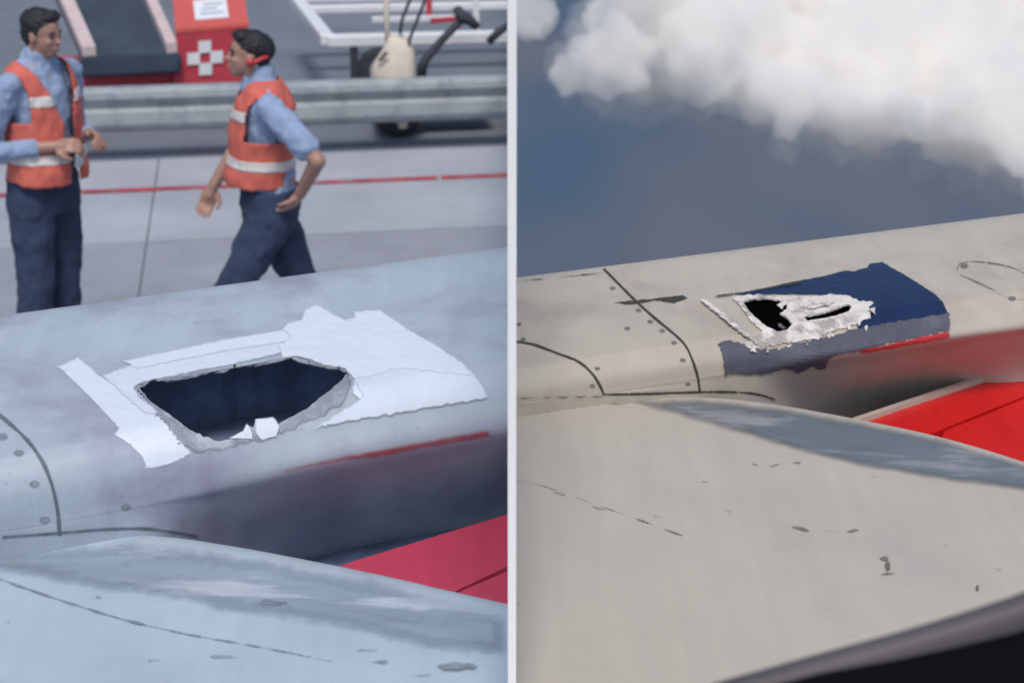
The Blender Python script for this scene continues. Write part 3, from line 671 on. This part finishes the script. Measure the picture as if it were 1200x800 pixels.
# cream stand with pole
cs = empty('pole_stand', (*G(461, 140, GZ).xy, GZ), 'cream tapered stand with upright pole in front of the white cart frame', 'stand')
yc = 12.35; b0 = atY(461, 93, yc); 
bm = bmesh.new(); rings = []
for (px0, px1, py) in ((467, 477, 150), (464, 480, 128), (446, 486, 112), (433, 489, 95), (437, 487, 74), (447, 486, 60), (453, 480, 48), (457, 474, 42)):
    a, b = atY(px0, py, yc), atY(px1, py, yc); c = (a + b) / 2; hw = (b - a).length / 2; hd = min(hw, .16) * .8
    ring = []
    for k in range(16):
        t = 2 * math.pi * k / 16; cx, sx = math.cos(t), math.sin(t)
        ring.append(bm.verts.new(c + Vector((hw * math.copysign(abs(cx) ** .6, cx), hd * math.copysign(abs(sx) ** .6, sx), 0))))
    rings.append(ring)
for a, b in zip(rings, rings[1:]):
    for k in range(16): bm.faces.new((a[k], a[(k + 1) % 16], b[(k + 1) % 16], b[k]))
bm.faces.new(rings[0]); bm.faces.new(rings[-1]); bmesh.ops.recalc_face_normals(bm, faces=bm.faces)
for v in bm.verts: v.co.z = max(v.co.z, GZ)
obj('base', bm, M['cream'], cs, True)
tube('pole', [atY(455, 60, yc), atY(453, 20, yc), atY(452, -30, yc)], .021, M['cream'], cs)
for x, y in ((448, 66), (444, 71)):
    o = tube('buckle', [atY(x, y, yc - .14), atY(x + 6, y - 4, yc - .14)], .012, M['black'], cs, 6)

# belt loader
ld = empty('belt_loader', (*G(180, 120, GZ).xy, GZ), 'red belt loader with black conveyor and white emblem behind the guardrail', 'belt loader')
yb = 13.3
def pt(px, py, y=yb): return atY(px, py, y)
def prism(name, front, depth, m, parent, bev=.012):
    """front outline (px) on plane y, extruded away"""
    bm = bmesh.new(); f = [bm.verts.new(p) for p in front]; b = [bm.verts.new(p + depth) for p in front]
    bm.faces.new(f); bm.faces.new(b[::-1])
    for i in range(len(front)): bm.faces.new((f[i - 1], f[i], b[i], b[i - 1]))
    bmesh.ops.recalc_face_normals(bm, faces=bm.faces)
    if bev: bmesh.ops.bevel(bm, geom=list(bm.edges), offset=bev, segments=2, affect='EDGES')
    return obj(name, bm, m, parent)
def yw(p, px_ref=250):                    # follow the 9 degree yaw of the apron
    return p
def lp(px, py, dy=0.0):
    """point on the loader's front plane, yawed with the apron"""
    d = ray(px, py); n = E2; k = (gp(0, 13.25 + dy)).dot(n) / d.dot(n); return d * k
deep = E2 * .75
hood = prism('hood', [lp(198, 150), lp(291, 144), lp(291, 32), lp(207, 38)], deep + Vector((0, 0, -.0)), M['loader_red'], ld)
# sloped lid
bm = bmesh.new(); f = [lp(206, 38, -.004), lp(292, 31, -.004)]; hb = [f[1] + E2 * .62 + Vector((-.03, 0, .15)), f[0] + E2 * .62 + Vector((-.03, 0, .15))]
quad = f + hb; t = [bm.verts.new(p + Vector((0, 0, .02))) for p in quad]; b = [bm.verts.new(p + Vector((0, 0, -.01))) for p in quad]
bm.faces.new(t); bm.faces.new(b[::-1])
for i in range(4): bm.faces.new((t[i - 1], t[i], b[i], b[i - 1]))
bmesh.ops.recalc_face_normals(bm, faces=bm.faces); obj('lid', bm, M['loader_top'], ld)
def on_lid(a, c, lift=.024):            # a across, c up the lid
    return (quad[0].lerp(quad[1], a)).lerp(quad[3].lerp(quad[2], a), c) + Vector((0, 0, lift))
def flat(name, pts, m, parent, n):
    bm = bmesh.new(); t = [bm.verts.new(p + n * .003) for p in pts]; b = [bm.verts.new(p) for p in pts]
    bm.faces.new(t); bm.faces.new(b[::-1])
    for i in range(len(pts)): bm.faces.new((t[i - 1], t[i], b[i], b[i - 1]))
    bmesh.ops.recalc_face_normals(bm, faces=bm.faces); return obj(name, bm, m, parent)
flat('notice', [on_lid(.28, .22), on_lid(.74, .22), on_lid(.74, .82), on_lid(.28, .82)], M['paper'], ld, Vector((0, 0, 1)))
for r_, (a0, a1) in enumerate(((.36, .68), (.38, .60), (.42, .68))):
    c0 = .36 + r_ * .14
    flat('notice_print', [on_lid(a0, c0, .029), on_lid(a1, c0, .029), on_lid(a1, c0 + .035, .029), on_lid(a0, c0 + .035, .029)], M['ink'], ld, Vector((0, 0, 1)))
for cx, cy in ((240, 55), (227, 69), (254, 67), (241, 81)):
    q4 = [lp(cx - 7.5, cy - 6.5, -.012), lp(cx + 7.5, cy - 7.5, -.012), lp(cx + 7.5, cy + 6.5, -.012), lp(cx - 7.5, cy + 7.5, -.012)]
    flat('emblem_square', q4, M['white'], ld, -E2)
# chassis below conveyor
prism('chassis', [lp(60, 150, .12), lp(203, 150, .12), lp(203, 74, .12), lp(60, 80, .12)], E2 * .5, M['loader_red'], ld)
prism('bumper', [lp(93, 92, -.1), lp(212, 86, -.1), lp(212, 64, -.1), lp(93, 70, -.1)], E2 * .2, M['belt'], ld, .02)
# conveyor climbing away
ca, cb = lp(97, 66, -.02), lp(208, 61, -.02)
cc, cd = lp(72, -2, .0), lp(178, -8, .0)
rise = E2 * 1.5
up1 = G(178, -6, cb.z + .33); up0 = G(68, 0, ca.z + .33)
def conv(name, l0, r0, l1, r1, h, m):
    bm = bmesh.new(); t = [bm.verts.new(p + Vector((0, 0, h))) for p in (l0, r0, r1, l1)]; b = [bm.verts.new(p - Vector((0, 0, .06))) for p in (l0, r0, r1, l1)]
    bm.faces.new(t); bm.faces.new(b[::-1])
    for i in range(4): bm.faces.new((t[i - 1], t[i], b[i], b[i - 1]))
    bmesh.ops.recalc_face_normals(bm, faces=bm.faces); return obj(name, bm, m, ld)
k = 1.7                                     # carries on past the top of the frame
Lf, Rf = ca, cb; Lt, Rt = ca + (up0 - ca) * k, cb + (up1 - cb) * k
conv('conveyor_belt', Lf, Rf, Lt, Rt, 0, M['belt'])
ws = (Rf - Lf).normalized() * .10
conv('side_rail', Lf, Lf + ws, Lt, Lt + ws * 1.0, .07, M['railpink'])
conv('side_rail', Rf - ws * .8, Rf, Rt - ws * .8, Rt, .07, M['railpink'])

# ================================================================== PEOPLE
def remesh(bm, voxel, smooth_it=2):
    me = bpy.data.meshes.new('raw'); bm.to_mesh(me); bm.free()
    o = bpy.data.objects.new('raw', me); COL.objects.link(o)
    r = o.modifiers.new('r', 'REMESH'); r.mode = 'VOXEL'; r.voxel_size = voxel
    s = o.modifiers.new('s', 'SMOOTH'); s.factor = .5; s.iterations = smooth_it
    dg = bpy.context.evaluated_depsgraph_get(); out = bpy.data.meshes.new_from_object(o.evaluated_get(dg))
    bpy.data.objects.remove(o); return out
def ell_loft(bm, rings, seg=24):
    """rings: (center, rx, ry) horizontal ellipses"""
    R_ = []
    for c, rx, ry in rings:
        R_.append([bm.verts.new(Vector(c) + Vector((rx * math.cos(2 * math.pi * k / seg), ry * math.sin(2 * math.pi * k / seg), 0))) for k in range(seg)])
    for a, b in zip(R_, R_[1:]):
        for k in range(seg): bm.faces.new((a[k], a[(k + 1) % seg], b[(k + 1) % seg], b[k]))
    bm.faces.new(R_[0][::-1]); bm.faces.new(R_[-1])
def capsule(bm, pts, rs, seg=14):
    P = [Vector(p) for p in pts]; X, Rr_ = [], []
    for i in range(len(P) - 1):
        for q in range(6): t = q / 6; X.append(P[i].lerp(P[i + 1], t)); Rr_.append(rs[i] + (rs[i + 1] - rs[i]) * t)
    X.append(P[-1]); Rr_.append(rs[-1]); bm_tube(bm, X, Rr_, seg)
    for p, r in zip(P, rs): bmesh.ops.create_icosphere(bm, subdivisions=3, radius=r, matrix=Matrix.Translation(p))
def head_mesh(bm, c, turn, s=1.0, tilt=0):
    """head facing +X: skull, face, nose, chin, ears"""
    mtx = Matrix.Translation(c) @ Matrix.Rotation(turn, 4, 'Z') @ Matrix.Rotation(tilt, 4, 'Y') @ Matrix.Scale(s, 4)
    def sp(p, sc, rot=Matrix()): bmesh.ops.create_icosphere(bm, subdivisions=3, radius=1, matrix=mtx @ Matrix.Translation(p) @ rot @ Matrix.Diagonal((*sc, 1)))
    sp((-.008, 0, .035), (.096, .076, .084)); sp((.022, 0, -.02), (.068, .062, .084)); sp((.045, 0, -.078), (.036, .036, .030))
    sp((.074, 0, .02), (.018, .048, .012)); sp((.062, .032, -.022), (.022, .022, .02)); sp((.062, -.032, -.022), (.022, .022, .02))
    sp((.097, 0, -.022), (.019, .013, .013)); sp((.088, 0, .0), (.012, .009, .026)); sp((.082, 0, -.056), (.014, .024, .007)); sp((.08, 0, -.068), (.013, .02, .007))
    for s_ in (1, -1): sp((-.004, s_ * .076, -.008), (.02, .008, .03))
    return mtx
def hand(bm, wrist, d, palm_n, curl=.5, s=1.0):
    """palm + five bent fingers; d = pointing direction, palm_n = palm normal"""
    d = Vector(d).normalized(); n = Vector(palm_n); n = (n - d * n.dot(d)).normalized(); side = d.cross(n)
    W = Vector(wrist); capsule(bm, [W, W + d * .05 * s], [.024 * s, .026 * s], 10)
    bmesh.ops.create_icosphere(bm, subdivisions=2, radius=1, matrix=Matrix.Translation(W + d * .055 * s) @ Matrix((side, n, d)).transposed().to_4x4() @ Matrix.Diagonal((.042 * s, .016 * s, .05 * s, 1)))
    for k, (o, L) in enumerate(((-.031, .066), (-.011, .078), (.010, .074), (.030, .058))):
        b = W + d * .095 * s + side * o * s; a1, a2 = curl * .7, curl * 1.7
        p1 = b + (d * math.cos(a1) + n * math.sin(a1)) * L * .5 * s; p2 = p1 + (d * math.cos(a2) + n * math.sin(a2)) * L * .5 * s
        capsule(bm, [b - d * .02 * s, b, p1, p2], [.009 * s, .0095 * s, .009 * s, .0075 * s], 8)
    b = W + d * .035 * s - side * .036 * s; p1 = b + (d * .7 - side * .55 + n * .3).normalized() * .035 * s; p2 = p1 + (d * .9 + n * .5).normalized() * .03 * s
    capsule(bm, [b + side * .015 * s, b, p1, p2], [.013 * s, .0125 * s, .011 * s, .009 * s], 8)
def wrinkle(me, amp, freq, seed, zs=1.0):
    def f(p):
        q = Vector((p.x * freq, p.y * freq, p.z * freq * zs + seed)); return noise.noise(q) * amp + noise.noise(q * 2.3) * amp * .5
    displace(me, f)

def stretch_up(J, k):
    """longer trunk and legs under the same head"""
    J['torso'] = [(x, y, z * k, a, b) for x, y, z, a, b in J['torso']]
    J['vest'] = [(x, y, z * k, a * .97, b * .96) for x, y, z, a, b in J['vest']]
    for a in J['arms']: a['p'] = [(x, y, z * k) for x, y, z in a['p']]
    J['legs'] = [[(x, y, z * k if i < 2 else z) for i, (x, y, z) in enumerate(l_)] for l_ in J['legs']]
    J['belt'] *= k; J['neck'] = (J['neck'][0], J['neck'][1], J['neck'][2] * k); J['vneck'] *= k
    return J
def person(loc, rz, label, J, hair_style):
    root = empty('person', loc, label, 'person', rz)
    def put(name, me, m, parent=root):
        o = bpy.data.objects.new(name, me); COL.objects.link(o); me.materials.clear(); me.materials.append(m); o.parent = parent
        for p in me.polygons: p.use_smooth = True
        return o
    tors = J['torso']            # list of (x, y, z, rx, ry)
    # body
    bm = bmesh.new()
    ell_loft(bm, [((x, y, z), rx * .93, ry * .93) for x, y, z, rx, ry in tors])
    nk, hd = Vector(J['neck']), Vector(J['head'])
    capsule(bm, [nk, nk.lerp(hd, .75)], [.062, .055])
    hm = head_mesh(bm, hd, J['turn'], J.get('hs', 1), J.get('tilt', 0))
    for arm in J['arms']:
        capsule(bm, arm['p'], [.047, .037, .027]); 
        hand(bm, arm['p'][-1], arm['hd'], arm['hn'], arm.get('curl', .6))
    for leg in J['legs']:
        capsule(bm, leg, [.085, .058, .042]); f = Vector(leg[-1]); capsule(bm, [f + Vector((-.03, 0, -.03)), f + Vector((.15, 0, -.045))], [.04, .032])
    body = put('body', remesh(bm, .0065, 2), M['skin'])
    # hair
    bm = bmesh.new()
    def sp(p, sc, sub=4): bmesh.ops.create_icosphere(bm, subdivisions=sub, radius=1, matrix=hm @ Matrix.Translation(p) @ Matrix.Diagonal((*sc, 1)))
    sp((-.022, 0, .055), (.098, .084, .078)); sp((-.055, 0, .01), (.058, .074, .075))
    sp((.04, .01, .098), (.048, .058, .030))
    if hair_style == 2: sp((-.065, 0, .045), (.066, .074, .07)); sp((-.055, 0, -.045), (.040, .055, .05))
    else:
        sp((-.05, 0, -.03), (.045, .06, .05))
        for s_ in (1, -1): sp((.008, s_ * .07, .03), (.018, .01, .03))
    hm_me = remesh(bm, .0045, 1); 
    displace(hm_me, lambda p: noise.noise(Vector((p.x * 40, p.y * 40, p.z * 120))) * .005 + noise.noise(p * 160) * .003)
    put('hair', hm_me, M['hair'])
    for s_ in (1, -1):
        bm = bmesh.new(); bmesh.ops.create_icosphere(bm, subdivisions=2, radius=1, matrix=hm @ Matrix.Translation((.079, s_ * .031, .004)) @ Matrix.Diagonal((.009, .0105, .0055, 1)))
        me = bpy.data.meshes.new('eye'); bm.to_mesh(me); bm.free(); put('eye', me, M['hair'])
        bm = bmesh.new(); bm_tube(bm, [hm @ Vector((.090, s_ * .014, .024)), hm @ Vector((.088, s_ * .033, .029)), hm @ Vector((.074, s_ * .05, .023))], [.004, .005, .003], 6)
        me = bpy.data.meshes.new('eyebrow'); bm.to_mesh(me); bm.free(); put('eyebrow', me, M['hair'])
    # shirt
    bm = bmesh.new(); ell_loft(bm, [((x, y, z), rx, ry) for x, y, z, rx, ry in tors])
    capsule(bm, [nk + Vector((0, 0, -.03)), nk + Vector((.004, 0, .035))], [.085, .070])
    for arm in J['arms']:
        p = [Vector(q) for q in arm['p']]; e = arm['sleeve']
        if e <= 1: capsule(bm, [p[0], p[0].lerp(p[1], e)], [.063, .060])
        else: capsule(bm, [p[0], p[1], p[1].lerp(p[2], e - 1)], [.064, .052, .041])
    sh = remesh(bm, .009, 2); wrinkle(sh, .008, 16, 3); wrinkle(sh, .005, 42, 6, .5); put('shirt', sh, M['shirt'])
    # trousers
    bm = bmesh.new(); hp = [t for t in tors if t[2] < J['belt'] + .02]
    ell_loft(bm, [((x, y, z), rx + .014, ry + .012) for x, y, z, rx, ry in hp] + [((hp[-1][0], hp[-1][1], J['belt'] + .01), hp[-1][3] + .012, hp[-1][4] + .010)])
    for leg in J['legs']:
        a, b, c = [Vector(q) for q in leg]; capsule(bm, [a, b, c + Vector((0, 0, .0))], [.108, .084, .072], 18)
    tr = remesh(bm, .010, 3); wrinkle(tr, .010, 11, 7, .8); wrinkle(tr, .006, 30, 2, .4); put('trousers', tr, M['trouser'])
    # shoes
    for leg in J['legs']:
        bm = bmesh.new(); f = Vector(leg[-1]); capsule(bm, [f + Vector((-.04, 0, -.045)), f + Vector((.08, 0, -.05)), f + Vector((.17, 0, -.06))], [.048, .046, .038])
        me = remesh(bm, .012, 2)
        for v in me.vertices: v.co.z = max(v.co.z, 0.0)
        put('shoe', me, M['black'])
    # vest
    vt = J['vest']
    bm = bmesh.new(); ell_loft(bm, [((x, y, z), rx, ry) for x, y, z, rx, ry in vt], 40)
    ve = remesh(bm, .009, 1); wrinkle(ve, .010, 9, 11); wrinkle(ve, .006, 26, 4, .35)
    b2 = bmesh.new(); b2.from_mesh(ve); ztop = vt[-1][2]; zb = vt[0][2]
    kill = []
    for f in b2.faces:
        c = f.calc_center_median(); fx = lerp_tab([(t[2], t[0]) for t in vt], c.z); fy = lerp_tab([(t[2], t[1]) for t in vt], c.z)
        if c.x > fx and abs(c.y - fy) < J['vopen'] + max(0, c.z - J['vneck']) * .36: kill.append(f)
        elif f.normal.z < -.8 and c.z < zb + .03: kill.append(f)
        elif f.normal.z > .6 and c.z > ztop - .02 and math.hypot(c.x - fx, c.y - fy) < .075: kill.append(f)
        elif abs(c.y - fy) > .158 and ztop - .25 < c.z < ztop - .06: kill.append(f)          # arm openings
    bmesh.ops.delete(b2, geom=kill, context='FACES')
    me = bpy.data.meshes.new('vest'); b2.to_mesh(me); b2.free(); vo = put('vest', me, M['vest'])
    so = vo.modifiers.new('s', 'SOLIDIFY'); so.thickness = .006; so.offset = 1
    # reflective bands cut from the vest shape
    for (z0, z1) in J['bands']:
        b3 = bmesh.new(); b3.from_mesh(me)
        for co, no in (((0, 0, z0), (0, 0, -1)), ((0, 0, z1), (0, 0, 1))):
            bmesh.ops.bisect_plane(b3, geom=list(b3.verts) + list(b3.edges) + list(b3.faces), plane_co=co, plane_no=no, clear_outer=True)
        b3.normal_update(); nv = [(v, v.co + v.normal * .009) for v in b3.verts]
        for v, c_ in nv: v.co = c_
        seen, comps = set(), []
        for v in b3.verts:
            if v in seen: continue
            st, comp = [v], []
            seen.add(v)
            while st:
                q_ = st.pop(); comp.append(q_)
                for e in q_.link_edges:
                    w_ = e.other_vert(q_)
                    if w_ not in seen: seen.add(w_); st.append(w_)
            comps.append(comp)
        for comp in comps:
            if len(comp) < 40: continue
            ix = {v: k_ for k_, v in enumerate(comp)}
            fs = {f for v in comp for f in v.link_faces}
            mb = bpy.data.meshes.new('reflective_band'); mb.from_pydata([v.co for v in comp], [], [[ix[v] for v in f.verts] for f in fs])
            bo = put('reflective_band', mb, M['reflect'], vo); s2 = bo.modifiers.new('s', 'SOLIDIFY'); s2.thickness = .004
        b3.free()
    return root, put, hm

# left worker: faces right, hands together in front
T1 = [(0, 0, .80, .115, .165), (0, 0, .90, .125, .175), (.0, 0, 1.0, .118, .165), (.012, 0, 1.12, .118, .160), (.008, 0, 1.26, .122, .175), (0, 0, 1.36, .115, .185), (-.008, 0, 1.43, .085, .165), (-.01, 0, 1.475, .055, .085)]
V1 = [(.03, 0, .955, .170, .205), (.035, 0, 1.01, .168, .202), (.02, 0, 1.10, .152, .192), (.01, 0, 1.25, .150, .202), (0, 0, 1.36, .140, .205), (-.005, 0, 1.43, .108, .178), (-.01, 0, 1.47, .082, .11)]
J1 = dict(torso=T1, neck=(-.005, 0, 1.45), head=(.035, 0, 1.64), turn=R(2), tilt=R(2), belt=.97,
          arms=[dict(p=[(0, -.205, 1.385), (-.09, -.285, 1.10), (.16, -.12, 1.135)], hd=(.9, .45, .12), hn=(0, .6, -.5), curl=.9, sleeve=1.72),
                dict(p=[(0, .205, 1.385), (-.04, .275, 1.10), (.21, .10, 1.15)], hd=(.9, -.45, .05), hn=(0, -.6, -.5), curl=.9, sleeve=1.72)],
          legs=[[(0, .09, .86), (.015, .10, .48), (-.02, .11, .09)], [(0, -.09, .86), (.02, -.10, .48), (-.01, -.12, .09)]],
          vest=V1, vopen=.03, vneck=1.22, bands=((1.345, 1.39), (1.085, 1.13)), hs=.89)
J1 = stretch_up(J1, 1.035)
w1 = G(61, 437, GZ)
r1, put1, hm1 = person((w1.x, w1.y, GZ), R(-26), 'person in orange vest standing, hands together, facing right, left of the emblem', J1, 1)
r1.rotation_euler.y = R(3.6)
# badge on a lanyard
bm = bmesh.new(); bm_box(bm, (.20, .02, 1.10), (.008, .055, .085), Matrix.Rotation(R(8), 3, 'Y'), .002)
me = bpy.data.meshes.new('badge'); bm.to_mesh(me); bm.free(); put1('badge', me, M['paper'])
bm = bmesh.new(); bm_tube(bm, [(.20, .02, 1.145), (.18, .01, 1.2), (.150, .03, 1.36), (.07, .07, 1.51)], .004, 6)
me = bpy.data.meshes.new('lanyard'); bm.to_mesh(me); bm.free(); put1('lanyard', me, M['trouser'])

# right worker: walking to the left, hand at hip
T2 = [(0, 0, .76, .112, .155), (0, 0, .86, .122, .168), (.0, 0, .96, .115, .158), (.012, 0, 1.08, .115, .155), (.02, 0, 1.20, .120, .170), (.025, 0, 1.30, .112, .180), (.03, 0, 1.37, .085, .16), (.04, 0, 1.415, .055, .085)]
V2 = [(.05, 0, .95, .160, .186), (.055, 0, 1.0, .160, .184), (.04, 0, 1.06, .150, .182), (.035, 0, 1.19, .150, .190), (.03, 0, 1.30, .140, .188), (.035, 0, 1.37, .105, .168), (.04, 0, 1.41, .08, .11)]
J2 = dict(torso=T2, neck=(.05, 0, 1.395), head=(.105, 0, 1.545), turn=R(6), tilt=R(-6), belt=.93,
          arms=[dict(p=[(.01, .20, 1.325), (-.20, .33, 1.13), (-.13, .20, .95)], hd=(.5, -.3, -.75), hn=(.6, -.4, .3), curl=.8, sleeve=.74),
                dict(p=[(.04, -.20, 1.325), (.14, -.27, 1.07), (.26, -.23, .87)], hd=(.35, .05, -.93), hn=(.1, .9, .1), curl=.7, sleeve=.74)],
          legs=[[(.0, .085, .80), (.17, .09, .46), (.24, .09, .10)], [(0, -.085, .80), (-.15, -.09, .46), (-.40, -.09, .15)]],
          vest=V2, vopen=.02, vneck=1.2, bands=((1.275, 1.32), (1.06, 1.105)), hs=.9)
J2 = stretch_up(J2, 1.025)
w2 = G(314, 447, GZ)
r2, put2, hm2 = person((w2.x, w2.y, GZ), R(180 + 8), 'person in orange vest and short blue sleeves walking left, hand on hip', J2, 2)
r2.rotation_euler.y = R(-3.4)
bm = bmesh.new(); bm_tube(bm, [hm2 @ Vector((.0, .086, -.03)), hm2 @ Vector((-.04, .09, .0)), hm2 @ Vector((-.085, .06, .02)), hm2 @ Vector((-.105, 0, .03)), hm2 @ Vector((-.085, -.06, .02)), hm2 @ Vector((0, -.086, -.03))], .009, 8)
bm2 = None; bmesh.ops.create_cone(bm, segments=18, radius1=.020, radius2=.018, depth=.024, cap_ends=True, matrix=hm2 @ Matrix.Translation((-.004, .092, -.012)) @ Matrix.Rotation(R(90), 4, 'X'))
me = bpy.data.meshes.new('headset'); bm.to_mesh(me); bm.free(); put2('headset', me, M['redset'])
